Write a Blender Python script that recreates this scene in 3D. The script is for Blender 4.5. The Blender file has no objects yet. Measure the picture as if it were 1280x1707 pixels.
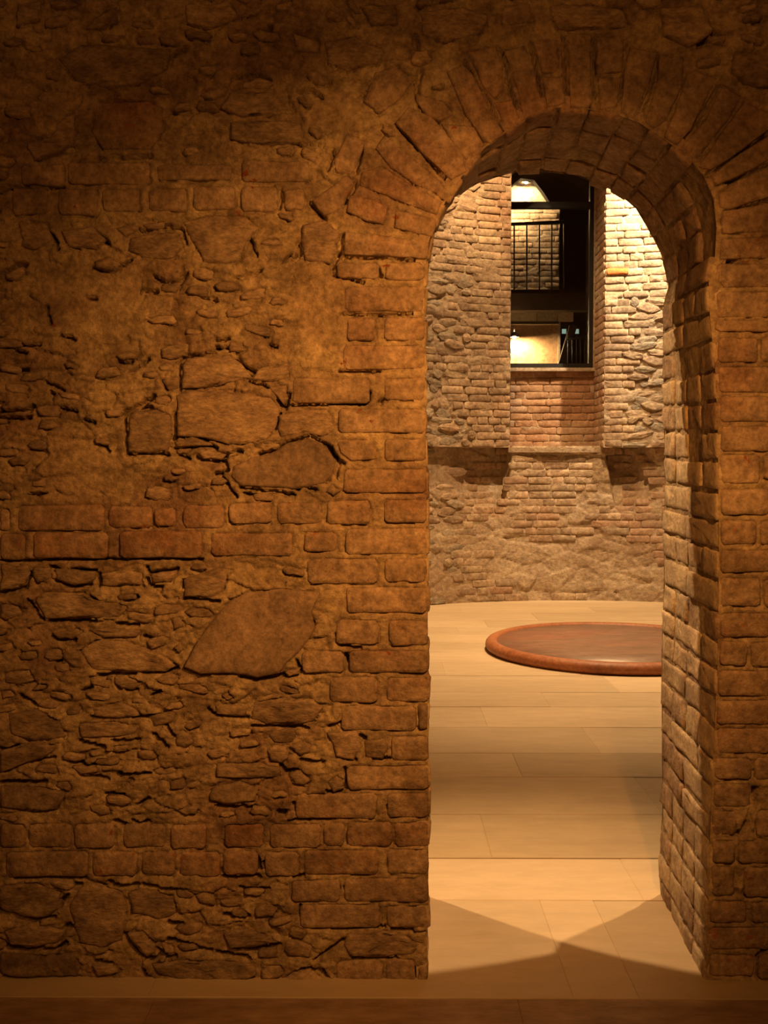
import bpy, math, random
import numpy as np
from mathutils import Vector, Matrix

random.seed(7)
rng = np.random.default_rng(7)
S = bpy.context.scene
COL = S.collection
PI = math.pi

# ---------------------------------------------------------------- camera
W, H, F = 1280.0, 1707.0, 1664.0
EYE = Vector((0.0, 0.0, 1.34))
PITCH = -math.atan(63.5 / F)
YAW = math.atan(10.0 / F)            # turned a hair to the left
cam_d = bpy.data.cameras.new('camera')
cam = bpy.data.objects.new('camera', cam_d)
COL.objects.link(cam)
cam.location = EYE
cam.rotation_euler = (PI / 2 + PITCH, 0, YAW)
cam_d.sensor_fit = 'VERTICAL'
cam_d.sensor_height = 36.0
cam_d.lens = F / H * 36.0
cam_d.clip_start = 0.05
S.camera = cam
ROT = cam.rotation_euler.to_matrix()
RM = np.array(ROT)

# ---------------------------------------------------------------- world and exposure
w = bpy.data.worlds.new('world')
S.world = w
w.use_nodes = True
w.node_tree.nodes['Background'].inputs[0].default_value = (1.0, 0.55, 0.25, 1)
w.node_tree.nodes['Background'].inputs[1].default_value = 0.004
S.view_settings.view_transform = 'Standard'
S.view_settings.look = 'None'
S.view_settings.exposure = 0.0
S.view_settings.gamma = 1.0
S.view_settings.use_curve_mapping = False


# ---------------------------------------------------------------- lights
def spot(name, loc, target, watts, color, angle=90, blend=1.0, radius=0.03):
    d = bpy.data.lights.new(name, 'SPOT')
    d.energy = watts; d.color = color; d.spot_size = math.radians(angle)
    d.spot_blend = blend; d.shadow_soft_size = radius
    o = bpy.data.objects.new(name, d); COL.objects.link(o)
    o.location = loc
    o.rotation_euler = (Vector(target) - Vector(loc)).to_track_quat('-Z', 'Y').to_euler()
    return o


def bulb(name, loc, watts, color, radius=0.03):
    d = bpy.data.lights.new(name, 'POINT')
    d.energy = watts; d.color = color; d.shadow_soft_size = radius
    o = bpy.data.objects.new(name, d); COL.objects.link(o); o.location = loc
    return o


WARM = (1.0, 0.40, 0.085)
ROOM = (1.0, 0.60, 0.27)
spot('front_spot', (0.54, 0.81, 2.145), (0.16, 2.6, 1.31), 180, WARM, 71.6, 1.0, 0.025)
bulb('front_fill', (0.30, -0.50, 2.60), 46, WARM, 0.04)  # added broad fill, lifts the wall outside the front spot's beam
spot('door_spot_left', (-0.10, 3.31, 2.80), (0.72, 2.72, 0.0), 215, ROOM, 68, 1.0, 0.006)
spot('door_spot_right', (1.04, 3.31, 2.80), (0.22, 2.72, 0.0), 215, ROOM, 68, 1.0, 0.006)
spot('wall_spot_right', (3.0, 9.5, 5.2), (2.80, 10.55, 4.0), 1700, (1.0, 0.74, 0.44), 72, 1.0, 0.04)
spot('wall_spot_left', (0.95, 9.2, 5.5), (0.85, 10.4, 2.6), 440, ROOM, 90, 1.0, 0.04)
spot('disc_spot', (1.8, 8.2, 5.8), (1.7, 8.9, 0.0), 1650, ROOM, 66, 1.0, 0.06)
spot('floor_spot', (1.0, 6.5, 5.8), (1.0, 6.4, 0.0), 1250, ROOM, 47, 1.0, 0.06)


# ---------------------------------------------------------------- projection helpers
def rays(px, py):
    px = np.asarray(px, float); py = np.asarray(py, float)
    v = np.stack([(px - W / 2) / F, -(py - H / 2) / F, -np.ones_like(px)], -1)
    return v @ RM.T


def on_y(px, py, Y):
    """point of the plane y = Y seen at a photograph pixel"""
    d = rays(px, py)
    t = (Y - EYE[1]) / d[..., 1]
    return np.array(EYE) + d * t[..., None]


def on_z(px, py, Z=0.0):
    d = rays(px, py)
    t = (Z - EYE[2]) / d[..., 2]
    return np.array(EYE) + d * t[..., None]


def to_px(P):
    q = (np.asarray(P, float) - np.array(EYE)) @ RM
    return W / 2 - F * q[..., 0] / q[..., 2], H / 2 + F * q[..., 1] / q[..., 2]


# ---------------------------------------------------------------- noise
def _hash(ix, iy, seed):
    ix = ix.astype(np.int64); iy = iy.astype(np.int64)
    h = (ix * 374761393 + iy * 668265263 + seed * 982451653) & 0xffffffff
    h = ((h ^ (h >> 13)) * 1274126177) & 0xffffffff
    h = h ^ (h >> 16)
    return (h & 0xffffff) / float(0xffffff)


def vn(x, y, seed=0):
    ix = np.floor(x); iy = np.floor(y)
    fx = x - ix; fy = y - iy
    fx = fx * fx * (3 - 2 * fx); fy = fy * fy * (3 - 2 * fy)
    a = _hash(ix, iy, seed); b = _hash(ix + 1, iy, seed)
    c = _hash(ix, iy + 1, seed); d = _hash(ix + 1, iy + 1, seed)
    return (a + (b - a) * fx) * (1 - fy) + (c + (d - c) * fx) * fy


def fbm(x, y, seed=0, o=4):
    r = 0; a = 0.5; t = 0
    for i in range(o):
        r = r + a * vn(x, y, seed + i * 17); t += a; a *= 0.55; x = x * 2.03; y = y * 2.03
    return r / t - 0.5


def worley(x, y, seed=0):
    """per cell tilted facets: (height -.5...5, edge distance)"""
    ix = np.floor(x); iy = np.floor(y)
    f1 = np.full(x.shape, 9.0); f2 = np.full(x.shape, 9.0); hh = np.zeros(x.shape)
    for i in (-1, 0, 1):
        for j in (-1, 0, 1):
            cx = ix + i; cy = iy + j
            dx = x - (cx + _hash(cx, cy, seed)); dy = y - (cy + _hash(cx, cy, seed + 5))
            d = np.sqrt(dx * dx + dy * dy)
            h = _hash(cx, cy, seed + 9) - 0.5 + dx * (_hash(cx, cy, seed + 11) - .5) * 1.4 + dy * (_hash(cx, cy, seed + 13) - .5) * 1.4
            m = d < f1
            f2 = np.where(m, f1, np.minimum(f2, d)); hh = np.where(m, h, hh); f1 = np.where(m, d, f1)
    return hh, f2 - f1


def sstep(a, b, x):
    t = np.clip((x - a) / (b - a), 0, 1)
    return t * t * (3 - 2 * t)


# ---------------------------------------------------------------- materials
def mat(name, c1, c2, c3=None, rough=0.9, scale=9.0, bump=0.4, bscale=60.0, stretch=(1, 1, 1),
        chips=None, chip_amt=0.56, metal=0.0, vary=0.18, bdist=0.006, spec=0.25, spk=0.4, stain=0.0):
    m = bpy.data.materials.new(name); m.use_nodes = True
    nt = m.node_tree; N = nt.nodes; L = nt.links
    b = N['Principled BSDF']
    b.inputs['Roughness'].default_value = rough; b.inputs['Metallic'].default_value = metal
    b.inputs['Specular IOR Level'].default_value = spec
    geo = N.new('ShaderNodeNewGeometry')
    mp = N.new('ShaderNodeMapping'); mp.inputs['Scale'].default_value = stretch
    L.new(geo.outputs['Position'], mp.inputs['Vector'])

    def noise(sc, det=6, ro=0.6):
        n = N.new('ShaderNodeTexNoise'); n.inputs['Scale'].default_value = sc
        n.inputs['Detail'].default_value = det; n.inputs['Roughness'].default_value = ro
        L.new(mp.outputs[0], n.inputs['Vector']); return n.outputs['Fac']

    def ramp(src, lo, hi, a=(0, 0, 0, 1), c=(1, 1, 1, 1)):
        r = N.new('ShaderNodeValToRGB'); r.color_ramp.elements[0].position = lo; r.color_ramp.elements[1].position = hi
        r.color_ramp.elements[0].color = a; r.color_ramp.elements[1].color = c
        L.new(src, r.inputs[0]); return r.outputs[0]

    def mix(f, a, c, mode='MIX'):
        x = N.new('ShaderNodeMix'); x.data_type = 'RGBA'; x.blend_type = mode
        if isinstance(f, float): x.inputs[0].default_value = f
        else: L.new(f, x.inputs[0])
        for s, v in ((6, a), (7, c)):
            if isinstance(v, tuple): x.inputs[s].default_value = v
            else: L.new(v, x.inputs[s])
        return x.outputs[2]
    c1 = c1 + (1,); c2 = c2 + (1,)
    col = mix(ramp(noise(scale), 0.36, 0.64), c1, c2)
    if c3: col = mix(ramp(noise(scale * 0.37, 4), 0.5, 0.66), col, c3 + (1,))
    sp = ramp(noise(scale * 7, 5, 0.7), 0.3, 0.7, (1 - spk, 1 - spk * 1.04, 1 - spk * 1.08, 1), (1 + spk * .45, 1 + spk * .45, 1 + spk * .45, 1))
    col = mix(1.0, col, sp, 'MULTIPLY')
    if stain: col = mix(1.0, col, ramp(noise(scale * 1.3, 7, 0.72), 0.38, 0.60, (1 - stain, 1 - stain * 1.05, 1 - stain * 1.05, 1), (1.08, 1.08, 1.05, 1)), 'MULTIPLY')
    if chips: col = mix(ramp(noise(scale * 2.2, 5, 0.65), chip_amt, chip_amt + 0.035), col, chips + (1,))
    if vary:
        oi = N.new('ShaderNodeObjectInfo')
        mr = N.new('ShaderNodeMapRange'); L.new(oi.outputs['Random'], mr.inputs[0])
        mr.inputs[3].default_value = 1 - vary; mr.inputs[4].default_value = 1 + vary
        hv = N.new('ShaderNodeHueSaturation'); L.new(mr.outputs[0], hv.inputs['Value']); L.new(col, hv.inputs['Color'])
        col = hv.outputs[0]
    L.new(col, b.inputs['Base Color'])
    if bump:
        n1 = noise(bscale, 8, 0.7); n2 = noise(bscale * 0.28, 5, 0.6)
        a = N.new('ShaderNodeMath'); a.operation = 'MULTIPLY_ADD'; a.inputs[1].default_value = 1.4
        L.new(n2, a.inputs[0]); L.new(n1, a.inputs[2])
        bp = N.new('ShaderNodeBump'); bp.inputs['Strength'].default_value = bump; bp.inputs['Distance'].default_value = bdist
        L.new(a.outputs[0], bp.inputs['Height']); L.new(bp.outputs[0], b.inputs['Normal'])
    return m


RED = (0.27, 0.085, 0.035)
M = {
    'mortar': mat('lime_mortar', (0.60, 0.47, 0.29), (0.47, 0.35, 0.22), (0.37, 0.25, 0.17), bump=1.0, bscale=95, chips=RED, chip_amt=0.70, vary=0, spk=0.5, stain=0.42),
    'brick': mat('washed_brick', (0.51, 0.38, 0.27), (0.42, 0.30, 0.20), (0.38, 0.24, 0.16), spk=0.5, stain=0.35, bump=0.9, bscale=70, chips=RED, chip_amt=0.67, vary=0.09),
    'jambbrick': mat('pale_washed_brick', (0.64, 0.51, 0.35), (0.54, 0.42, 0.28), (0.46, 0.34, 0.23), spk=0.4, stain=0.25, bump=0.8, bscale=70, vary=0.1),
    'redbrick': mat('worn_red_brick', (0.49, 0.36, 0.25), (0.40, 0.28, 0.19), (0.37, 0.21, 0.13), spk=0.5, stain=0.35, bump=0.9, bscale=70, chips=(0.34, 0.14, 0.07), chip_amt=0.64, vary=0.12),
    'stone': mat('washed_stone', (0.50, 0.38, 0.26), (0.40, 0.29, 0.20), (0.45, 0.33, 0.22), spk=0.5, stain=0.4, bump=1.0, bscale=45, stretch=(1, 1, 2.2), vary=0.2),
    'darkstone': mat('grey_stone', (0.37, 0.27, 0.19), (0.29, 0.21, 0.15), (0.38, 0.28, 0.18), spk=0.5, stain=0.3, bump=0.9, bscale=40, vary=0.15),
    'rmortar': mat('room_mortar', (0.62, 0.50, 0.36), (0.46, 0.35, 0.25), (0.40, 0.28, 0.18), scale=3.5, bump=0.9, bscale=16, bdist=0.02, vary=0),
    'rbrick': mat('room_brick', (0.62, 0.49, 0.35), (0.48, 0.35, 0.25), (0.44, 0.29, 0.19), spk=0.5, stain=0.25, scale=4, bump=0.6, bscale=24, bdist=0.012, vary=0.2),
    'rred': mat('room_red_brick', (0.50, 0.34, 0.24), (0.42, 0.27, 0.18), (0.46, 0.33, 0.23), scale=4, bump=0.6, bscale=24, bdist=0.012, vary=0.2),
    'rstone': mat('room_grey_stone', (0.45, 0.38, 0.29), (0.33, 0.28, 0.22), (0.52, 0.43, 0.32), scale=4, bump=0.8, bscale=18, bdist=0.02, vary=0.25),
    'rniche': mat('room_niche_brick', (0.48, 0.29, 0.17), (0.38, 0.21, 0.12), (0.52, 0.36, 0.23), scale=4, bump=0.6, bscale=24, bdist=0.012, vary=0.15),  # redder brick, albedo lowered for the shade in the niche
    'orange': mat('orange_brick', (0.75, 0.26, 0.07), (0.66, 0.22, 0.07), scale=6, bump=0.3, bscale=24, vary=0),
    'slab': mat('pale_stone_slab', (0.60, 0.49, 0.34), (0.54, 0.43, 0.29), (0.49, 0.39, 0.26), rough=0.6, scale=1.3, spk=0.12, bump=0.12, bscale=40, stretch=(0.55, 1.7, 1), vary=0.10, bdist=0.003),
    'ochreslab': mat('ochre_stone_slab', (0.53, 0.42, 0.27), (0.47, 0.37, 0.23), (0.42, 0.33, 0.22), rough=0.6, scale=1.3, spk=0.12, bump=0.12, bscale=40, stretch=(0.55, 1.7, 1), vary=0.08, bdist=0.003),
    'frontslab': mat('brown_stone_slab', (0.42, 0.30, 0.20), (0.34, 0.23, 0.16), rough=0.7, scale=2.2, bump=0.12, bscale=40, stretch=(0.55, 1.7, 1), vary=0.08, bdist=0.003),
    'joint': mat('floor_joint', (0.22, 0.16, 0.10), (0.16, 0.11, 0.07), bump=0.2, vary=0),
    'plain': mat('plain_plaster', (0.42, 0.31, 0.22), (0.34, 0.25, 0.18), bump=0.4, bscale=20, vary=0),
    'rim': mat('rusty_rim', (0.42, 0.17, 0.075), (0.36, 0.13, 0.055), (0.27, 0.09, 0.04), rough=0.5, scale=5, bump=0.25, bscale=50, vary=0, spec=0.4),
    'disc': mat('dark_disc_top', (0.20, 0.135, 0.10), (0.26, 0.16, 0.12), (0.30, 0.14, 0.10), rough=0.38, scale=3, bump=0.1, bscale=40, vary=0, spec=0.5, stretch=(0.5, 1.6, 1)),
    'steel': mat('black_steel', (0.010, 0.008, 0.007), (0.014, 0.011, 0.009), rough=0.55, bump=0.0, vary=0, spec=0.5),
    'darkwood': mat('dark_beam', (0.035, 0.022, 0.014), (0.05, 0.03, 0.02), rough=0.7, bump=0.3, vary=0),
    'paleboard': mat('pale_board', (0.48, 0.36, 0.22), (0.40, 0.29, 0.18), rough=0.8, bump=0.2, vary=0.15),
    'ochre': mat('ochre_plaster', (0.56, 0.38, 0.20), (0.48, 0.30, 0.15), (0.42, 0.24, 0.12), scale=3, bump=0.5, bscale=14, bdist=0.02, vary=0),
}


def glow(name, color, strength):
    m = bpy.data.materials.new(name); m.use_nodes = True
    b = m.node_tree.nodes['Principled BSDF']
    b.inputs['Base Color'].default_value = color + (1,)
    b.inputs['Emission Color'].default_value = color + (1,); b.inputs['Emission Strength'].default_value = strength
    return m


M['bulb'] = glow('lit_bulb', (1.0, 0.70, 0.36), 7000)
M['softbulb'] = glow('lit_bulb_upper', (1.0, 0.70, 0.36), 2600)
M['greenglow'] = glow('pale_green_glow', (0.5, 0.75, 0.6), 0.5)
g = bpy.data.materials.new('window_glass'); g.use_nodes = True
gn = g.node_tree.nodes; gl = g.node_tree.links; gn.remove(gn['Principled BSDF'])
tr = gn.new('ShaderNodeBsdfTransparent'); tr.inputs[0].default_value = (0.93, 0.93, 0.92, 1)
gs = gn.new('ShaderNodeBsdfGlossy'); gs.inputs['Roughness'].default_value = 0.04
fr = gn.new('ShaderNodeFresnel'); fr.inputs[0].default_value = 1.5
mx = gn.new('ShaderNodeMixShader'); gl.new(fr.outputs[0], mx.inputs[0]); gl.new(tr.outputs[0], mx.inputs[1]); gl.new(gs.outputs[0], mx.inputs[2])
gl.new(mx.outputs[0], gn['Material Output'].inputs[0])
M['glass'] = g


# ---------------------------------------------------------------- mesh helpers
def mesh_obj(name, verts, faces, m, parent=None, smooth=False):
    me = bpy.data.meshes.new(name)
    me.from_pydata([tuple(map(float, v)) for v in verts], [], faces)
    me.materials.append(m)
    if smooth: me.polygons.foreach_set('use_smooth', [True] * len(me.polygons))
    o = bpy.data.objects.new(name, me); COL.objects.link(o)
    if parent: o.parent = parent
    return o


def big_mesh(name, V, Q, m, parent=None, smooth=True):
    """V (n,3) and Q (k,4) numpy arrays"""
    me = bpy.data.meshes.new(name)
    me.vertices.add(len(V)); me.vertices.foreach_set('co', V.astype(np.float32).ravel())
    me.loops.add(Q.size); me.loops.foreach_set('vertex_index', Q.astype(np.int32).ravel())
    me.polygons.add(len(Q)); me.polygons.foreach_set('loop_start', np.arange(0, Q.size, 4, dtype=np.int32))
    me.update(calc_edges=True); me.validate()
    if smooth: me.polygons.foreach_set('use_smooth', np.ones(len(me.polygons), bool))
    me.materials.append(m)
    o = bpy.data.objects.new(name, me); COL.objects.link(o)
    if parent: o.parent = parent
    return o


def grid_quads(nu, nv, flip=False):
    i = np.arange(nu - 1)[:, None] * nv + np.arange(nv - 1)[None, :]
    q = np.stack([i, i + nv, i + nv + 1, i + 1], -1).reshape(-1, 4)
    return q[:, ::-1] if flip else q


def box_vf(x0, y0, z0, x1, y1, z1):
    v = [(x0, y0, z0), (x1, y0, z0), (x1, y1, z0), (x0, y1, z0), (x0, y0, z1), (x1, y0, z1), (x1, y1, z1), (x0, y1, z1)]
    f = [(0, 3, 2, 1), (4, 5, 6, 7), (0, 1, 5, 4), (1, 2, 6, 5), (2, 3, 7, 6), (3, 0, 4, 7)]
    return v, f


def box(name, a, b, m, parent=None):
    v, f = box_vf(*a, *b)
    return mesh_obj(name, v, f, m, parent)


def boxes(name, lst, m, parent=None):
    V = []; Fc = []
    for a, b in lst:
        v, f = box_vf(*a, *b); n = len(V); V += v; Fc += [tuple(i + n for i in q) for q in f]
    return mesh_obj(name, V, Fc, m, parent)


def tube(name, a, b, r, m, parent=None, n=8):
    a = Vector(a); b = Vector(b); d = (b - a).normalized()
    u = d.orthogonal().normalized(); v = d.cross(u)
    V = [p + (u * math.cos(2 * PI * i / n) + v * math.sin(2 * PI * i / n)) * r for p in (a, b) for i in range(n)]
    Fc = [(i, (i + 1) % n, n + (i + 1) % n, n + i) for i in range(n)] + [tuple(range(n))[::-1], tuple(range(n, 2 * n))]
    return mesh_obj(name, V, Fc, m, parent, True)


def lathe(name, prof, c, m, parent=None, n=96, close=True):
    V = []; Fc = []
    for (r, z) in prof:
        for i in range(n):
            a = 2 * PI * i / n; V.append((c[0] + r * math.cos(a), c[1] + r * math.sin(a), c[2] + z))
    k = len(prof)
    for j in range(k - 1):
        for i in range(n):
            Fc.append((j * n + i, j * n + (i + 1) % n, (j + 1) * n + (i + 1) % n, (j + 1) * n + i))
    if close:
        Fc.append(tuple(range((k - 1) * n, k * n)))
    return mesh_obj(name, V, Fc, m, parent, True)


def empty(name, loc, label=None, cat=None, group=None, kind=None):
    o = bpy.data.objects.new(name, None); COL.objects.link(o); o.location = loc
    o.empty_display_size = 0.1
    if label: o['label'] = label
    if cat: o['category'] = cat
    if group: o['group'] = group
    if kind: o['kind'] = kind
    return o


def poly_sd(x, y, poly):
    """signed distance to a closed polygon, negative inside"""
    n = len(poly); d2 = np.full(x.shape, 1e9); ins = np.zeros(x.shape, bool)
    for i in range(n):
        ax, ay = poly[i]; bx, by = poly[(i + 1) % n]
        ex = bx - ax; ey = by - ay; L2 = ex * ex + ey * ey + 1e-12
        t = np.clip(((x - ax) * ex + (y - ay) * ey) / L2, 0, 1)
        d2 = np.minimum(d2, (x - ax - t * ex) ** 2 + (y - ay - t * ey) ** 2)
        if ay != by:
            c = ((ay > y) != (by > y)) & (x < (bx - ax) * (y - ay) / (by - ay) + ax)
            ins ^= c
    d = np.sqrt(d2)
    return np.where(ins, -d, d)


def line_d(x, y, pts):
    d2 = np.full(x.shape, 1e9)
    for (ax, ay), (bx, by) in zip(pts[:-1], pts[1:]):
        ex = bx - ax; ey = by - ay; L2 = ex * ex + ey * ey + 1e-12
        t = np.clip(((x - ax) * ex + (y - ay) * ey) / L2, 0, 1)
        d2 = np.minimum(d2, (x - ax - t * ex) ** 2 + (y - ay - t * ey) ** 2)
    return np.sqrt(d2)


def resample(poly, n):
    P = np.array(list(poly) + [poly[0]], float)
    seg = np.hypot(*np.diff(P, axis=0).T); cum = np.r_[0, np.cumsum(seg)]
    t = np.linspace(0, cum[-1], n, endpoint=False)
    # keep corners: add the originals, drop samples too near them
    ts = list(cum[:-1])
    for v in t:
        if min(abs(v - c) for c in cum) > cum[-1] / n * 0.45: ts.append(v)
    ts = sorted(ts)
    return np.stack([np.interp(ts, cum, P[:, 0]), np.interp(ts, cum, P[:, 1])], 1)


def piece(name, poly, fmap, m, parent, u, face, rough, back=-0.02, bevel=1.0, n=14, ccw_sign=1, inner=(0.45,), jit=0.35, tilt=0.0, field=0.0):
    """one brick or stone. poly in 2-D units, u = metres per unit, fmap(P2, h) -> 3-D"""
    P = np.array(poly, float)
    A = 0.5 * np.sum(P[:, 0] * np.roll(P[:, 1], -1) - np.roll(P[:, 0], -1) * P[:, 1])
    if A * ccw_sign < 0: P = P[::-1]
    P = resample(P, n)
    k = len(P); c = P.mean(0)
    dd = P - c; ln = np.hypot(dd[:, 0], dd[:, 1])[:, None] + 1e-9; dirn = dd / ln
    P = P + dirn * rng.uniform(-jit, jit * 0.6, (k, 1)) * 0.004 / u
    tl = rng.uniform(-tilt, tilt, 2)
    rings = []; hs = []
    rings.append(P); hs.append(np.full(k, back))
    rings.append(P); hs.append(face - 0.0035 * bevel + rng.uniform(-0.5, 0.5, k) * rough)
    ins = np.minimum(0.0045 * bevel / u, ln * 0.3)
    rings.append(P - dirn * ins); hs.append(face + rng.uniform(-0.6, 0.6, k) * rough)
    for f in inner:
        rings.append(c + (P - c) * f + rng.uniform(-.02, .02, (k, 2)) * ln); hs.append(face + rough * 0.5 + rng.uniform(-.6, .6, k) * rough * f)
    rings.append(c[None, :]); hs.append(np.array([face + rough * rng.uniform(-0.6, 0.9)]))
    V2 = np.concatenate(rings); h = np.concatenate(hs)
    h[k:] += ((V2[k:] - c) @ tl) * u
    if field: h[k:] += field * (fbm(V2[k:, 0] * u * 26, V2[k:, 1] * u * 34, 5, 3) + 0.6 * fbm(V2[k:, 0] * u * 80, V2[k:, 1] * u * 90, 15, 2)) * np.clip(np.hypot(*(V2[k:] - c).T) * u / 0.02, 0.25, 1)
    V = fmap(V2, h)
    cen = V[k:].mean(0)
    Fc = []
    nr = len(rings) - 1
    for r in range(nr - 1):
        for i in range(k):
            j = (i + 1) % k; Fc.append((r * k + i, r * k + j, (r + 1) * k + j, (r + 1) * k + i))
    ce = nr * k
    for i in range(k): Fc.append(((nr - 1) * k + i, (nr - 1) * k + (i + 1) % k, ce))
    o = mesh_obj(name, V - cen, Fc, m, parent, True)
    o.location = cen
    return o


# ================================================================ FLOOR
YF, YBACK = 2.60, 3.14          # front and rear face of the doorway wall
UPX = YF / F                    # metres per photograph pixel on the front wall
floor = mesh_obj('floor', [(-3.2, -1.8, -0.012), (6.0, -1.8, -0.012), (6.0, 11.4, -0.012), (-3.2, 11.4, -0.012)], [(0, 1, 2, 3)], M['joint'])
floor['kind'] = 'structure'


def rowy(py):
    return float(on_z(700.0, float(py))[1])


rows = [-1.8, -1.2, -0.6, 0.0, 0.62, 1.25, 1.9] + [rowy(p) for p in (1664, 1500, 1430, 1357, 1295, 1255, 1212, 1178)]
while rows[-1] < 10.6: rows.append(rows[-1] + random.choice((0.42, 0.5, 0.38, 0.47)))


def jx(px, py): return float(on_z(float(px), float(py))[0])


known = {7: [jx(937, 1610), jx(1040, 1610)], 9: [jx(810, 1395)], 10: [jx(1080, 1325)], 11: [jx(862, 1275)], 12: [jx(982, 1230)], 13: [jx(806, 1195)], 14: [jx(905, 1160)]}
for r in range(len(rows) - 1):
    gp = 0.002 if r < 8 else 0.004
    y0, y1 = rows[r] + gp, rows[r + 1] - gp
    js = sorted(known.get(r, [random.uniform(-0.2, 0.9) if r > 14 else random.choice((-0.35, 1.25))]))
    xs = list(js)
    while xs[0] > -3.2: xs.insert(0, xs[0] - random.uniform(0.9, 1.3))
    while xs[-1] < 6.0: xs.append(xs[-1] + random.uniform(0.9, 1.4))
    xs = [max(-3.2, min(6.0, x)) for x in xs]
    for a, b in zip(xs[:-1], xs[1:]):
        if b - a < 0.03: continue
        if y1 > 10.45 and (b < 0 or a > 3.8): continue
        dz = random.uniform(-0.0012, 0.0008)
        c = ((a + b) / 2, (y0 + y1) / 2)
        t = 0.0018
        v = [(a, y0, -.04), (b, y0, -.04), (b, y1, -.04), (a, y1, -.04),
             (a, y0, dz - t), (b, y0, dz - t), (b, y1, dz - t), (a, y1, dz - t),
             (a + gp, y0 + t, dz), (b - gp, y0 + t, dz), (b - gp, y1 - t, dz), (a + gp, y1 - t, dz)]
        v = [(p[0] - c[0], p[1] - c[1], p[2]) for p in v]
        f = [(8, 9, 10, 11)] + [(i, (i + 1) % 4, 4 + (i + 1) % 4, 4 + i) for i in range(4)] + [(4 + i, 4 + (i + 1) % 4, 8 + (i + 1) % 4, 8 + i) for i in range(4)]
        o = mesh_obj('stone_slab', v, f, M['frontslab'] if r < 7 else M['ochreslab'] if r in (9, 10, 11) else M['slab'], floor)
        o.location = (c[0], c[1], 0)

# ================================================================ DOORWAY PROFILES (photograph pixels)
FR_R = [(1176, 1650), (1180, 1550), (1184, 1400), (1190, 1250), (1197, 1100), (1199, 900), (1197, 720), (1193, 620), (1184, 530), (1182, 470)]
FR_A = [(1182, 470), (1192, 430), (1195, 380), (1190, 330), (1173, 292), (1150, 265), (1122, 242), (1066, 204), (1027, 190), (982, 182), (948, 178), (909, 180), (875, 197), (841, 222), (807, 247), (774, 288), (743, 335), (725, 370), (715, 402), (712, 434)]
FR_L = [(712, 434), (709, 480), (708, 560), (709, 700), (711, 830), (711, 930), (713, 1000), (713, 1120), (714, 1250), (714, 1400), (714, 1520), (712, 1600), (714, 1650)]
BK_R = [(1102, 1500), (1099, 1470), (1100, 1400), (1104, 1370), (1103, 1200), (1102, 1100), (1106, 1000), (1108, 800), (1106, 650), (1105, 560), (1105, 512)]
BK_A = [(1105, 512), (1109, 494), (1114, 478), (1112, 455), (1100, 420), (1085, 390), (1060, 348), (1030, 322), (1000, 308), (960, 293), (910, 286), (870, 286), (850, 289), (800, 304), (760, 326), (738, 352), (722, 388), (712, 440)]
BK_L = [(712, 440), (706, 500), (703, 600), (702, 900), (703, 1200), (704, 1500)]


def prof(pts, Y, n):
    P = np.array(pts, float); Q = on_y(P[:, 0], P[:, 1], Y)[:, [0, 2]]
    seg = np.hypot(*np.diff(Q, axis=0).T); cum = np.r_[0, np.cumsum(seg)]
    t = np.linspace(0, cum[-1], n)
    return np.stack([np.interp(t, cum, Q[:, 0]), np.interp(t, cum, Q[:, 1])], 1)


NR, NA, NL = 520, 320, 420
PF = np.concatenate([prof(FR_R, YF, NR)[:-1], prof(FR_A, YF, NA)[:-1], prof(FR_L, YF, NL)])
PB = np.concatenate([prof(BK_R, YBACK, NR)[:-1], prof(BK_A, YBACK, NA)[:-1], prof(BK_L, YBACK, NL)])
PF[0, 1] = PB[0, 1] = PF[-1, 1] = PB[-1, 1] = -0.02
NS = len(PF)
cumS = np.r_[0, np.cumsum(np.hypot(*np.diff(PF, axis=0).T))]
S_R, S_A, S_T = cumS[NR - 1], cumS[NR + NA - 2], cumS[-1]


def tangents(P):
    T = np.gradient(P, axis=0)
    k = 9; ker = np.ones(k) / k
    T = np.stack([np.convolve(np.pad(T[:, i], k // 2, 'edge'), ker, 'valid') for i in (0, 1)], 1)
    return T / (np.hypot(T[:, 0], T[:, 1])[:, None] + 1e-9)


TF = tangents(PF)
NF = np.stack([-TF[:, 1], TF[:, 0]], 1)     # towards the inside of the opening


def reveal(P2, h):
    """P2[:,0] = metres along the profile, P2[:,1] = depth in metres, h = proud of the surface"""
    i = np.interp(P2[:, 0], cumS, np.arange(NS))
    t = P2[:, 1] / (YBACK - YF)

    def L(A): return np.stack([np.interp(i, np.arange(NS), A[:, 0]), np.interp(i, np.arange(NS), A[:, 1])], 1)
    tt = np.clip(t, 0, 1)[:, None]
    q = L(PF) * (1 - tt) + L(PB) * tt + L(NF) * np.asarray(h)[:, None]
    return np.stack([q[:, 0], YF + P2[:, 1], q[:, 1]], 1)


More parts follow.
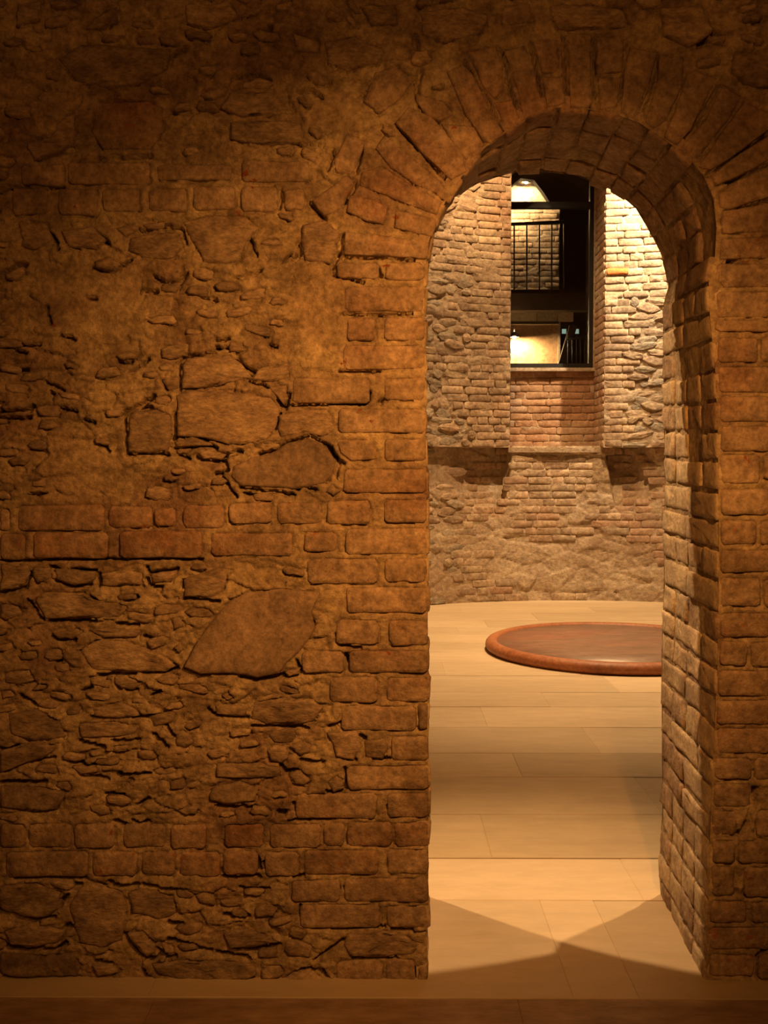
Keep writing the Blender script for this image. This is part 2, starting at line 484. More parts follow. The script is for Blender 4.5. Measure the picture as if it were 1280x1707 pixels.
# ================================================================ FRONT WALL, traced pieces (photograph pixels)
# b = limewashed brick, r = red brick, s = stone, d = dark stone
R = '''b 35 275 108 309
b 113 271 250 307
b 262 273 386 300
b 402 268 515 303
b 20 314 78 358
b 97 314 162 359
b 171 314 233 353
b 247 314 311 351
b 322 311 391 350
b 402 310 462 352
b 473 315 507 349
b 562 438 632 464
b 642 438 707 467
b 574 478 708 519
b 578 529 625 568
b 640 529 707 568
b 572 576 708 615
b 487 630 616 672
b 640 630 708 667
b 564 681 709 722
b 640 732 710 768
b 573 782 711 822
b 544 835 617 874
b 640 834 711 872
b 461 837 536 873
b 382 838 452 873
b 305 843 374 880
b 257 846 293 878
b 180 844 253 880
b 27 842 174 885
b 0 848 17 886
r 0 890 42 934
r 56 888 180 931
r 200 886 336 930
r 352 888 488 926
r 507 887 561 921
b 576 881 711 924
b 513 931 629 973
b 641 931 711 970
b 577 979 712 1022
b 560 1033 630 1075
b 649 1035 712 1077
b 503 1086 574 1122
b 582 1084 713 1122
b 550 1129 630 1171
b 645 1130 713 1171
b 568 1178 694 1218
d 697 1174 713 1216
b 652 1228 714 1268
b 578 1277 714 1316
b 492 1323 628 1364
b 645 1322 714 1363
r 0 1374 42 1413
b 48 1373 118 1413
b 124 1374 190 1413
b 205 1374 276 1413
b 284 1375 343 1415
r 374 1374 439 1412
b 450 1374 535 1413
b 540 1372 574 1411
r 579 1371 653 1412
r 658 1371 714 1412
b 11 1420 146 1461
r 154 1420 228 1460
r 236 1420 292 1460
r 299 1421 366 1462
b 372 1420 430 1458
b 442 1421 498 1461
r 506 1418 631 1459
b 646 1417 714 1459
r 573 1466 714 1504
b 486 1468 566 1503
b 500 1509 633 1547
b 644 1510 713 1546
b 560 1603 638 1643
b 643 1600 692 1645
b 697 1612 713 1646
b 1202 440 1285 478
b 1194 487 1285 529
b 1192 534 1285 553
b 1197 562 1264 604
b 1269 562 1300 604
b 1198 612 1285 655
b 1201 661 1285 703
b 1201 710 1285 752
b 1201 758 1267 806
b 1273 758 1300 800
b 1202 815 1285 858
r 1202 868 1262 908
b 1268 868 1300 908
r 1201 917 1285 954
b 1201 964 1268 1012
b 1274 966 1300 1012
r 1201 1023 1285 1063
b 1200 1070 1246 1110
b 1252 1072 1290 1112
b 1197 1118 1285 1160
b 1195 1168 1285 1208
b 1194 1215 1285 1256
b 1192 1264 1252 1299
b 1258 1264 1300 1300
b 1190 1307 1250 1346
b 1188 1353 1228 1394
b 1262 1350 1300 1396
d 1187 1402 1225 1439
b 1232 1402 1300 1440
d 1186 1446 1226 1495
b 1240 1446 1300 1495
r 1185 1503 1245 1539
b 1254 1505 1300 1540
r 1183 1547 1285 1584
r 1182 1592 1258 1628
b 1264 1592 1300 1632'''
PG = '''b 519 335 578 292 592 304 566 350 541 360
s 303 368 345 357 410 362 432 380 412 400 400 432 378 440 340 436 318 400
s 505 375 540 366 568 388 560 420 551 439 508 434 500 400
b 575 387 640 392 714 403 712 431 640 426 573 424
b 582 325 620 331 646 345 640 375 612 368 578 353
b 659 350 728 364 722 395 690 388 657 380
b 602 288 635 277 690 310 737 338 729 359 690 344 598 308
b 625 246 640 225 690 265 735 303 746 328 700 311 650 280
b 660 205 680 178 720 195 770 253 777 286 752 299 700 250
b 693 156 740 170 756 190 735 202 712 195 692 167
b 735 206 790 211 807 240 800 258 776 269 755 240
b 745 120 770 108 786 122 815 180 840 222 820 238 807 236 775 190
b 780 86 825 78 838 100 838 150 825 165 805 145
r 824 171 853 166 866 195 856 216 842 214
b 840 83 875 76 885 96 905 180 904 186 873 197 865 160 850 110
b 888 69 928 66 932 110 925 121 903 122
b 903 128 937 127 943 172 912 178
b 947 53 985 56 985 110 988 172 980 180 951 177 948 120
b 995 61 1040 63 1038 120 995 124
b 996 129 1036 129 1030 178 1000 184
b 1050 79 1095 88 1085 130 1066 178 1055 196 1034 187 1041 120
b 1100 91 1140 96 1135 150 1110 200 1090 214 1075 203 1095 140
b 1150 111 1195 130 1180 160 1152 215 1128 242 1107 228 1130 170
b 1205 141 1235 160 1215 200 1168 256 1152 262 1134 246 1175 200
b 1240 171 1285 190 1285 213 1215 266 1182 284 1165 278 1200 225
b 1285 224 1285 264 1222 298 1194 308 1184 294 1225 262
b 1285 278 1285 328 1215 348 1200 345 1198 325 1230 300
b 1203 352 1285 338 1285 385 1203 390
b 1203 398 1285 394 1285 430 1200 432
b 560 733 622 733 628 765 585 770 566 755
b 578 222 608 235 598 268 585 290 560 288 556 268
b 625 120 660 110 690 132 670 162 632 190 605 170
s 545 1222 595 1218 603 1245 590 1268 560 1262
s 606 1236 640 1232 647 1250 640 1267 608 1266
s 545 1305 560 1293 574 1300 573 1314 556 1321
s 585 1552 620 1547 665 1556 702 1575 690 1592 640 1596 585 1594 572 1575
s 32 370 78 372 88 398 60 418 35 410
s 100 385 155 378 175 398 160 414 115 412
s 190 380 224 372 228 386 210 395
s 215 397 250 387 298 387 306 410 290 430 240 430 212 418
s 155 435 180 428 200 438 185 448 160 446
s 6 456 40 444 42 455 28 468 10 467
s 294 660 310 650 400 655 452 662 466 680 461 710 450 729 410 739 380 740 345 730 296 727
s 303 610 312 598 345 593 385 590 415 620 420 630 380 638 350 646 304 648
s 213 692 225 684 260 682 284 692 287 720 281 750 250 755 214 754
s 270 634 296 628 297 648 281 650
s 290 736 320 727 350 738 354 742 320 743 292 745
s 330 756 350 747 375 757 370 767 340 765
s 292 749 318 747 310 757 294 757
d 455 754 480 738 515 730 545 744 560 768 558 790 545 803 500 816 440 813 400 810 383 795 388 777 420 762
d 543 820 553 806 568 818 556 827
s 466 692 500 685 545 691 560 714 540 728 508 722 468 728 462 715
s 448 645 478 642 481 664 474 676 462 664
s 430 615 480 605 482 628 450 638 420 633
s 0 941 45 944 50 955 40 973 0 986
s 57 945 82 947 87 964 62 974 52 960
s 89 948 158 953 160 965 145 973 120 976 93 966
s 169 956 210 949 238 956 237 974 190 979 169 975
s 251 957 293 952 285 970 253 974
s 307 966 360 946 380 960 375 985 350 997 307 994
s 57 1000 70 987 140 987 155 1000 215 1010 200 1028 130 1032 73 1031
s 0 1007 30 1009 38 1025 10 1034 0 1030
s 87 1056 130 1047 139 1051 120 1066 97 1065
s 147 1050 180 1046 235 1051 230 1061 170 1063
s 132 1085 160 1066 210 1070 270 1092 293 1110 278 1119 200 1121 152 1117
d 283 1031 300 1028 305 1045 290 1050
d 290 1079 298 1071 305 1082 298 1091
d 308 1110 331 1066 346 1042 380 1002 410 987 470 980 528 986 530 995 518 1020 528 1040 518 1060 498 1088 478 1104 468 1122 430 1129 390 1122 335 1122
d 370 1159 380 1154 391 1162 380 1169
s 358 1177 380 1173 410 1179 411 1193 390 1195 360 1190
s 422 1171 470 1162 520 1166 538 1180 523 1204 480 1210 442 1208 417 1198
s 445 1251 460 1242 477 1246 481 1261 470 1271 450 1269
s 482 1245 500 1236 519 1241 519 1254 500 1261
s 480 1291 499 1282 518 1300 509 1311 490 1309
s 360 1273 420 1271 466 1281 468 1294 420 1299 360 1294
d 355 1312 400 1302 430 1315 425 1334 380 1343 347 1333
s 0 1252 60 1234 98 1246 70 1266 0 1288
s 152 1181 200 1169 228 1184 232 1193 190 1199 156 1194
s 132 1207 190 1202 228 1211 228 1224 180 1230 132 1229
d 0 1310 70 1312 108 1321 98 1349 50 1354 0 1344
s 122 1277 158 1278 164 1286 132 1292
s 292 1235 302 1215 318 1225 325 1238 310 1249 292 1244
s 6 1121 50 1116 58 1134 30 1144 6 1139
s 12 1191 60 1181 98 1201 108 1229 60 1239 17 1224
s 0 1477 60 1472 98 1490 102 1513 84 1526 40 1530 0 1514
s 8 1552 50 1540 90 1547 108 1553 98 1572 60 1579 17 1573
s 132 1483 165 1473 203 1490 208 1520 203 1567 170 1580 132 1573 122 1545 114 1512
s 212 1488 240 1482 288 1493 298 1523 262 1533 220 1520
s 213 1556 240 1552 258 1575 260 1588 246 1596 222 1574
s 262 1567 290 1580 291 1592 275 1590
d 0 1588 50 1592 120 1590 133 1610 128 1628 50 1630 0 1623
s 252 1607 300 1600 360 1602 423 1607 428 1624 398 1642 300 1636 262 1624
s 372 1557 400 1547 448 1561 462 1570 420 1581 382 1579
s 468 1637 490 1621 515 1619 535 1630 543 1645 480 1646
s 152 1608 188 1608 198 1620 162 1629
s 28 8 70 -4 62 36 27 43
s 142 48 160 27 195 9 195 39 162 49
s 97 97 130 72 285 82 278 115 238 138 180 148 122 134
r 160 171 250 167 270 182 271 218 252 248 172 249 152 220
s 105 197 125 187 124 238 100 260 57 268 44 242 88 225
s 487 54 510 60 533 71 530 88 494 87
s 402 137 432 128 458 136 448 147 404 147
s 384 155 478 150 488 188 402 196 366 180
s 384 204 500 198 508 236 440 243 384 233
b 838 12 884 4 890 36 836 44
s 700 20 770 10 815 25 805 55 740 70 705 55
s 915 10 985 5 1040 15 1050 45 990 48 930 50
s 1100 15 1170 10 1190 50 1150 80 1105 60
s 1225 90 1285 80 1285 150 1240 140 1218 115
s 540 70 590 60 640 80 630 105 580 120 545 105
s 310 10 380 2 400 30 350 50 312 40
s 600 10 660 5 665 40 620 45'''
CR = '''4 0 313 105 312
3 152 445 165 450 190 450 218 433
4 255 460 270 468 298 470 312 455
6 240 487 262 487
5 143 497 158 498
4 84 390 92 402 98 415
4 163 395 178 403
3 230 380 240 386 262 376 298 377
3 302 380 310 405
4 0 458 30 442 45 443
3 78 512 83 540
3 335 495 360 500
4 469 315 467 345
5 515 338 542 363
4 593 305 577 336
8 571 392 565 420
5 565 420 554 446
4 573 429 640 428 712 437
3 482 425 470 435
4 497 405 500 425 490 432
2 415 395 428 425
3 555 457 605 470
3 570 523 640 526 705 521
5 630 448 634 460
3 390 465 435 452
4 556 253 547 283
4 604 247 594 287
3 0 576 65 575
3 20 583 42 588
2 0 615 45 616
3 75 636 105 650
4 103 560 125 565
3 195 603 218 603
3 215 622 248 600
4 297 609 310 594 345 590 365 580
3 298 612 300 650
4 202 692 222 680 260 660
3 230 680 255 678
4 0 685 50 685 55 676
3 0 698 48 697
3 85 655 88 665
3 100 680 128 687
3 140 700 158 705
2 165 738 180 752
3 206 695 209 730 212 757 280 757
3 291 690 290 725
4 287 730 325 723 345 735
3 290 747 345 742 360 748
4 300 758 315 765
4 325 762 345 768 368 770
4 50 825 75 822
3 245 828 275 825
3 270 635 277 650
3 360 567 382 565
2 360 579 385 580
4 447 573 459 578
3 393 603 410 613 425 620
3 360 638 385 628 420 625
3 415 635 445 645
3 462 668 475 680
4 483 655 478 675
3 566 618 635 619
3 485 675 608 673 617 655
3 632 672 638 666
5 465 690 459 715
3 430 758 465 748 490 735 512 727
3 514 727 545 741 562 768 574 773
7 550 748 558 762
3 564 775 560 797
5 360 766 385 756 400 752
4 375 770 378 785 360 790
3 400 813 460 820 490 826
2 405 822 440 828
7 495 812 497 815
4 515 815 525 816
2 366 790 395 830
3 0 935 190 932 336 932
3 82 945 100 955
4 90 968 120 979 150 975
2 165 955 165 978
4 242 945 252 955 295 949
4 245 965 250 977 270 978
3 120 949 160 951
5 302 980 308 970
5 0 990 40 979 51 955
3 48 1000 60 1020 72 1034
3 80 1035 160 1035
4 150 995 165 1005
4 207 1003 228 995
4 195 1040 230 1042
3 85 1060 100 1069 125 1066
3 240 1060 255 1067
3 305 998 345 1000 365 1004
4 97 1095 98 1110
3 560 1057 567 1077 600 1079
4 578 1092 578 1102
3 495 1100 500 1120
4 165 1125 225 1124
4 240 1122 297 1116
5 138 1152 152 1146
3 210 1150 228 1152
3 250 1160 267 1152
4 35 1160 60 1176
3 150 1197 232 1196 278 1192
5 265 1195 290 1226
4 255 1225 280 1245
3 188 1234 230 1234
3 130 1236 175 1246
4 115 1268 150 1278 165 1272
5 0 1305 75 1304
3 135 1295 180 1299
3 195 1292 250 1288
4 175 1325 205 1326
3 230 1342 247 1332
4 190 1370 210 1376
4 220 1370 232 1375 247 1369
3 10 1340 60 1355
4 0 1250 28 1245
3 50 1270 90 1263
4 345 1185 360 1192 412 1198
6 400 1128 430 1133 480 1126
3 420 1212 515 1214
4 548 1213 567 1207
8 600 1227 608 1232
4 500 1268 540 1272
4 580 1268 592 1265
4 622 1268 648 1266
4 468 1275 475 1290 495 1282
4 576 1280 576 1314 558 1323 545 1318
5 360 1346 425 1348
9 462 1357 474 1357
5 490 1340 490 1350
3 480 1368 560 1367
3 645 1345 655 1362
4 25 1464 140 1464
5 95 1480 130 1478
5 180 1470 200 1477 230 1475
4 240 1476 300 1485 315 1492
5 50 1533 90 1529
5 100 1508 112 1492
6 0 1572 20 1583 95 1583 110 1572
7 108 1550 115 1545
6 206 1558 225 1585 250 1602 265 1595
4 262 1582 275 1597 293 1594
4 160 1604 185 1605
6 238 1620 250 1638 275 1645
4 0 1633 130 1632
4 300 1640 360 1640
7 280 1541 300 1543
4 280 1565 350 1588
5 363 1590 415 1600
6 390 1578 425 1586 465 1574
6 375 1525 412 1527
4 400 1480 425 1485 447 1481
4 360 1642 430 1648
6 475 1637 505 1617 535 1618 552 1642
4 552 1645 700 1648
5 525 1602 548 1586 572 1568
4 590 1599 660 1599
4 370 1463 432 1462
6 428 1432 434 1450
5 440 1440 450 1458
5 490 1461 505 1461
6 562 1480 563 1482
6 576 1480 577 1483
3 500 1510 500 1525
4 555 1550 640 1547
4 655 1550 712 1557
4 695 1617 697 1640
8 1260 1316 1256 1350 1240 1380
10 1243 1378 1234 1390
6 1200 447 1218 432 1245 445
6 1265 1595 1285 1575
7 285 95 310 77
4 180 215 228 206
6 190 262 250 261
5 448 55 452 42
4 397 130 420 123 448 133
7 500 154 520 150 535 161
8 580 99 598 94
4 480 233 500 239
6 604 158 605 160
8 692 60 700 100
9 700 120 694 150
4 660 206 700 248 748 303
4 638 250 700 288 742 333
6 695 160 712 190 730 203
4 776 105 815 170 843 225
5 838 85 850 150 868 200
4 884 72 900 150 908 200
5 940 60 942 130 950 185
5 990 60 992 120 985 180
5 1046 75 1038 130 1025 195
5 1098 95 1085 150 1062 200
6 1090 215 1100 240 1068 247
5 1197 145 1170 190 1130 245
5 1285 218 1215 270 1175 295
4 1285 272 1215 302
4 1285 335 1210 352
5 1190 340 1191 362
8 1165 72 1180 60
6 1185 50 1200 60
8 1228 100 1240 90'''
pieces = []
for ln in R.splitlines():
    k, x0, y0, x1, y1 = ln.split(); x0, y0, x1, y1 = map(float, (x0, y0, x1, y1))
    a = rng.uniform(-1.6, 1.6, 8); r = min(5.0, (x1 - x0) * 0.2)
    pieces.append((k, [(x0 + r + a[0], y0 + a[1] * .6), (x1 - r + a[2], y0 + a[3] * .6), (x1, y0 + r), (x1 + a[4] * .4, y1 - r), (x1 - r, y1 + a[5] * .6), (x0 + r, y1 + a[6] * .6), (x0, y1 - r), (x0 + a[7] * .4, y0 + r)]))
for ln in PG.splitlines():
    t = ln.split(); v = list(map(float, t[1:]))
    pieces.append((t[0], list(zip(v[0::2], v[1::2]))))
cracks = []
for ln in CR.splitlines():
    v = list(map(float, ln.split())); cracks.append((v[0], list(zip(v[1::2], v[2::2]))))
SMOOTH = [[(60, 450), (230, 440), (250, 560), (180, 590), (60, 560)], [(478, 465), (562, 470), (566, 625), (485, 622)], [(100, 740), (200, 760), (230, 830), (110, 830)],
          [(560, 130), (620, 190), (570, 260), (530, 200)]]

# scatter small rubble stones where nothing is traced
occ = np.zeros((900, 700), bool)          # 2 px cells, origin (-40,-40)
gy, gx = np.mgrid[0:900, 0:700]; GX = gx * 2.0 - 40; GY = gy * 2.0 - 40
for k, P in pieces:
    xs = [p[0] for p in P]; ys = [p[1] for p in P]
    a0, a1 = int((min(xs) - 6 + 40) / 2), int((max(xs) + 6 + 40) / 2) + 1
    b0, b1 = int((min(ys) - 6 + 40) / 2), int((max(ys) + 6 + 40) / 2) + 1
    a0 = max(a0, 0); b0 = max(b0, 0)
    occ[b0:b1, a0:a1] |= poly_sd(GX[b0:b1, a0:a1], GY[b0:b1, a0:a1], P) < 2.5
for P in SMOOTH: occ |= poly_sd(GX, GY, P) < 0
occ |= (GX > 545) & (GY > 420)
occ |= (GX > 1280)
occ |= GY > 1632
occ |= poly_sd(GX, GY, FR_R + FR_A + FR_L) < 8
occ |= (GX > 700) & (GY > 200)
auto = 0
for it in range(9000):
    if auto >= 175: break
    cx = random.uniform(-20, 1275); cy = random.uniform(-20, 1625)
    big = it < 2500
    w_ = random.uniform(26, 52) if big else random.uniform(12, 30)
    h_ = w_ * random.uniform(0.32, 0.6)
    th = math.radians(random.uniform(-14, 14)) + (math.radians(35) if 500 < cx < 660 and cy < 260 else 0)
    n = random.randint(6, 9); P = []
    for i in range(n):
        a = 2 * PI * (i + random.uniform(-.3, .3)) / n
        r = random.uniform(0.8, 1.1)
        ex = abs(math.cos(a)) ** 0.7 * math.copysign(1, math.cos(a)) * w_ / 2 * r; ey = abs(math.sin(a)) ** 0.7 * math.copysign(1, math.sin(a)) * h_ / 2 * r
        P.append((cx + ex * math.cos(th) - ey * math.sin(th), cy + ex * math.sin(th) + ey * math.cos(th)))
    xs = [p[0] for p in P]; ys = [p[1] for p in P]
    a0, a1 = max(0, int((min(xs) + 38) / 2)), int((max(xs) + 44) / 2) + 1
    b0, b1 = max(0, int((min(ys) + 38) / 2)), int((max(ys) + 44) / 2) + 1
    sd = poly_sd(GX[b0:b1, a0:a1], GY[b0:b1, a0:a1], P)
    if (occ[b0:b1, a0:a1] & (sd < 0.5)).any(): continue
    occ[b0:b1, a0:a1] |= sd < 2.5
    pieces.append((random.choice('ssssd'), P)); auto += 1

# ---- heightfield of mortar and rubble
xs_f = np.arange(-1.10, 1.08, 0.0042); zs_f = np.arange(-0.02, 2.68, 0.0042)
xs = np.r_[np.linspace(-3.2, -1.14, 50), xs_f, np.linspace(1.10, 6.0, 110)]
zs = np.r_[zs_f, np.linspace(2.70, 4.2, 45)]
XX, ZZ = np.meshgrid(xs, zs, indexing='ij')
PX, PY = to_px(np.stack([XX, np.full_like(XX, YF), ZZ], -1))


def wallnoise(px, py):
    wx = px + 14 * fbm(px / 40, py / 40, 3, 3); wy = py + 10 * fbm(px / 40, py / 40, 8, 3)
    ha, ea = worley(wx / 62, wy / 27, 1)
    hb, eb = worley(wx / 24, wy / 9, 21)
    return 0.011 * ha + 0.0045 * hb - 0.010 * (1 - sstep(0.0, 0.13, ea)) * vn(px / 30, py / 30, 4) - 0.003 * (1 - sstep(0, 0.15, eb)) + 0.013 * fbm(px / 70, py / 35, 31, 3)


rub = np.ones_like(PX)
soft = np.full_like(PX, 1e9)
for P in SMOOTH: soft = np.minimum(soft, poly_sd(PX, PY, P))
rub *= 0.25 + 0.75 * sstep(-25, 12, soft)


def zone(x0, y0, x1, y1, v):
    global rub
    d = np.maximum(np.maximum(x0 - PX, PX - x1), np.maximum(y0 - PY, PY - y1))
    rub = rub * (v + (1 - v) * sstep(-10, 14, d))


zone(556, 425, 720, 1660, 0.28); zone(1170, 300, 1400, 1700, 0.35)
zone(-40, 836, 560, 934, 0.35); zone(-40, 1368, 560, 1465, 0.4); zone(0, 268, 515, 358, 0.4); zone(480, 1465, 560, 1560, 0.4)
arc = np.hypot(PX - 951, PY - 419)
rub *= 0.4 + 0.6 * sstep(365, 400, np.where(PY < 440, arc, 999))
HF = wallnoise(PX, PY) * rub + 0.0035 * fbm(PX / 9, PY / 7, 77, 4) + 0.004 * fbm(PX / 160, PY / 120, 91, 3) + 0.0012
gn_ = vn(PX / 16, PY / 16, 55)
for k, P in pieces:
    px_ = [p[0] for p in P]; py_ = [p[1] for p in P]
    i0 = np.searchsorted(xs, on_y(min(px_) - 12., 800., YF)[0]); i1 = np.searchsorted(xs, on_y(max(px_) + 12., 800., YF)[0])
    j0 = np.searchsorted(zs, on_y(640., max(py_) + 12., YF)[2]); j1 = np.searchsorted(zs, on_y(640., min(py_) - 12., YF)[2])
    sl = (slice(i0, i1), slice(j0, j1))
    sd = poly_sd(PX[sl], PY[sl], P)
    below = sstep(min(py_), max(py_), PY[sl])
    g_ = (0.0008 + 0.014 * sstep(0.35, 0.75, gn_[sl]) * (0.35 + 0.65 * below)) * (1 - sstep(0.5, 5.5, sd))
    h = HF[sl] - np.where(sd > 0, g_, 0)
    HF[sl] = np.where(sd < 0, np.minimum(h, -0.004 - 0.012 * sstep(0, 5, -sd)), h)
for wd, P in cracks:
    px_ = [p[0] for p in P]; py_ = [p[1] for p in P]
    i0 = np.searchsorted(xs, on_y(min(px_) - 20., 800., YF)[0]); i1 = np.searchsorted(xs, on_y(max(px_) + 20., 800., YF)[0])
    j0 = np.searchsorted(zs, on_y(640., max(py_) + 20., YF)[2]); j1 = np.searchsorted(zs, on_y(640., min(py_) - 20., YF)[2])
    sl = (slice(i0, i1), slice(j0, j1))
    qx = PX[sl] + 5 * fbm(PX[sl] / 9, PY[sl] / 9, 61, 2); qy = PY[sl] + 5 * fbm(PX[sl] / 9, PY[sl] / 9, 67, 2)
    d = line_d(qx, qy, P); ww = wd * (0.55 + 0.6 * vn(PX[sl] / 12, PY[sl] / 12, 41))
    HF[sl] -= 0.034 * (1 - sstep(ww * 0.45, ww * 0.45 + 2.6, d))
# opening
OP = np.concatenate([PF, [[PF[-1, 0], -1.0], [PF[0, 0], -1.0]]])
opl = [tuple(p) for p in OP[::6]] + [tuple(OP[-3]), tuple(OP[-2]), tuple(OP[-1])]
sdo = np.full_like(XX, 1.0)
i0, i1 = np.searchsorted(xs, [-0.02, 1.0]); j1 = np.searchsorted(zs, 2.45)
sdo[i0:i1, :j1] = poly_sd(XX[i0:i1, :j1], ZZ[i0:i1, :j1], opl)
HF = HF * sstep(0, 0.02, np.maximum(sdo, 0)) - 0.004 * (1 - sstep(0, 0.02, sdo))
# snap vertices just inside the opening onto its edge
snap = (sdo < 0) & (sdo > -0.0065)
ii, jj = np.where(snap)
xs_s, zs_s = XX[ii, jj], ZZ[ii, jj]
if len(ii):
    D = (xs_s[:, None] - PF[None, :, 0]) ** 2 + (zs_s[:, None] - PF[None, :, 1]) ** 2
    nn = D.argmin(1); XX[ii, jj] = PF[nn, 0]; ZZ[ii, jj] = PF[nn, 1]; HF[ii, jj] = -0.004
V = np.stack([XX, YF - HF, ZZ], -1).reshape(-1, 3)
Q = grid_quads(len(xs), len(zs))
bad = (sdo <= -0.0065).ravel()
Q = Q[~bad[Q].any(1)]
used = np.unique(Q); rm = np.full(len(V), -1); rm[used] = np.arange(len(used)); Vf = V[used]; Qf = rm[Q]

# reveal (jambs and soffit), mortar surface
nd = 90; ds = np.linspace(0.003, YBACK - YF, nd)
s_idx = np.arange(NS)
SS, DD = np.meshgrid(cumS, ds, indexing='ij')
hn = 0.006 * fbm(SS * 9, DD * 9, 12, 3) + 0.005 * fbm(SS * 40, DD * 40, 14, 3)
arch_m = sstep(S_R - 0.05, S_R + 0.1, SS) * (1 - sstep(S_A - 0.1, S_A + 0.05, SS))
hn = (hn + 0.0025 * (1 - arch_m)) * (0.8 + 0.7 * arch_m) * sstep(0, 0.02, DD - 0.003) - 0.004 * sstep(0, 0.01, DD - 0.003)
Vr = reveal(np.stack([SS.ravel(), DD.ravel()], 1), hn.ravel())
Qr = grid_quads(NS, nd)
# rear face
Vb = []; Qb = []
iR = NR - 1 + int(PB[NR - 1:NR + 150, 0].argmax())
st = list(range(0, NR - 1, 20)) + list(range(NR - 1, iR, 4)) + [iR]
for a in st: Vb += [(PB[a, 0], YBACK, PB[a, 1]), (6.0, YBACK, PB[a, 1])]
for i in range(len(st) - 1): Qb.append((2 * i, 2 * i + 2, 2 * i + 3, 2 * i + 1))
n0 = len(Vb); st = list(range(iR, NR + NA - 2, 6)) + [NR + NA - 2]
zt = 6.2
for a in st: Vb += [(PB[a, 0], YBACK, PB[a, 1]), (PB[a, 0], YBACK, zt)]
for i in range(len(st) - 1): Qb.append((n0 + 2 * i, n0 + 2 * i + 2, n0 + 2 * i + 3, n0 + 2 * i + 1))
zr, zl = PB[iR, 1], PB[NR + NA - 2, 1]
n0 = len(Vb); Vb += [(PB[iR, 0], YBACK, zr), (6.0, YBACK, zr), (6.0, YBACK, zt), (PB[iR, 0], YBACK, zt)]; Qb.append((n0 + 3, n0 + 2, n0 + 1, n0))
n0 = len(Vb); xl = PB[NR + NA - 2, 0]; Vb += [(xl, YBACK, zl), (-3.2, YBACK, zl), (-3.2, YBACK, zt), (xl, YBACK, zt)]; Qb.append((n0, n0 + 1, n0 + 2, n0 + 3))
n0 = len(Vb); st = list(range(NR + NA - 2, NS - 1, 20)) + [NS - 1]
for a in st: Vb += [(PB[a, 0], YBACK, PB[a, 1]), (-3.2, YBACK, PB[a, 1])]
for i in range(len(st) - 1): Qb.append((n0 + 2 * i, n0 + 2 * i + 1, n0 + 2 * i + 3, n0 + 2 * i + 2))
Vb = np.array(Vb, float); Qb = np.array(Qb)
VV = np.concatenate([Vf, Vr, Vb]); QQ = np.concatenate([Qf, Qr + len(Vf), Qb + len(Vf) + len(Vr)])
wall_front = big_mesh('wall_front', VV, QQ, M['mortar'])
wall_front['kind'] = 'structure'


def fmap(P2, h):
    q = on_y(P2[:, 0], P2[:, 1], YF); q[:, 1] -= h; return q


MK = {'b': 'brick', 'r': 'redbrick', 's': 'stone', 'd': 'darkstone'}
for k, P in pieces:
    xs_ = [p[0] for p in P]; ys_ = [p[1] for p in P]
    area = (max(xs_) - min(xs_)) * (max(ys_) - min(ys_))
    if k in 'br':
        piece('brick', P, fmap, M[MK[k]], wall_front, UPX, random.uniform(-0.0005, 0.0040), 0.0008, n=16, ccw_sign=-1, bevel=1.1, tilt=0.03, jit=0.55, inner=(0.6,), field=0.007)
    else:
        inner = (0.84, 0.66, 0.46, 0.24) if area > 4500 else (0.72, 0.38) if area > 2000 else (0.5,)
        piece('stone', P, fmap, M[MK[k]], wall_front, UPX, random.uniform(0.0, 0.006), 0.0016, n=24 if area > 4500 else 16 if area > 2000 else 10, ccw_sign=-1,
              bevel=1.5, inner=inner, tilt=0.05, jit=0.7, field=0.016)

# bricks of the jambs and of the arch soffit (depth .54 m)
TH = YBACK - YF


def course_list(s0, s1, h=0.077):
    n = round((s1 - s0) / h); e = np.linspace(s0, s1, n + 1) + np.r_[0, rng.uniform(-.006, .006, n - 1), 0]
    return e


doorway = empty('wall_doorway', (0.47, 2.87, 0), kind='structure')
doorway_inv = Matrix.Translation(-Vector((0.47, 2.87, 0)))


def jamb(s0, s1, arch=False):
    e = course_list(s0, s1)
    for i in range(len(e) - 1):
        a, b = e[i] + 0.004, e[i + 1] - 0.005
        kind = random.choice((0, 0, 1, 2)) if not arch else random.choice((0, 1, 2, 2))
        lay = {0: [.125, .125, .125, .125], 1: [.25, .25], 2: [.125, .25, .125]}[kind]
        tot = sum(lay); lay = [l / tot * (TH - 0.004) for l in lay]
        d = 0.003 + 0.0
        for j, l in enumerate(lay):
            d0, d1 = d + (0.0 if j == 0 else 0.005), d + l - 0.005
            d += l
            if arch and random.random() < 0.10: continue
            if not arch and random.random() < 0.02: continue
            sl = rng.uniform(-.004, .004, 4); r = 0.005
            hh = random.uniform(0.0005, 0.0055) if not arch else random.uniform(-0.001, 0.013)
            P = [(a + r + sl[0] * .5, d0), (b - r + sl[1] * .5, d0), (b + sl[1], d0 + r), (b + sl[2], d1 - r), (b - r, d1 + sl[2]), (a + r, d1 + sl[3]), (a + sl[3], d1 - r), (a + sl[0], d0 + r)]
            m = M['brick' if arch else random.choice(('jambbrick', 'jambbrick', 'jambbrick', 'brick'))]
            o = piece('brick', P, reveal, m, doorway, 1.0, hh, 0.0012, back=-0.03, n=12, ccw_sign=1, bevel=1.2, inner=(0.6,), tilt=0.05, jit=0.8, field=0.009)
            o.location = Vector(o.location) - Vector((0.47, 2.87, 0))


jamb(0.0, S_R); jamb(S_R, S_A, True); jamb(S_A, S_T)

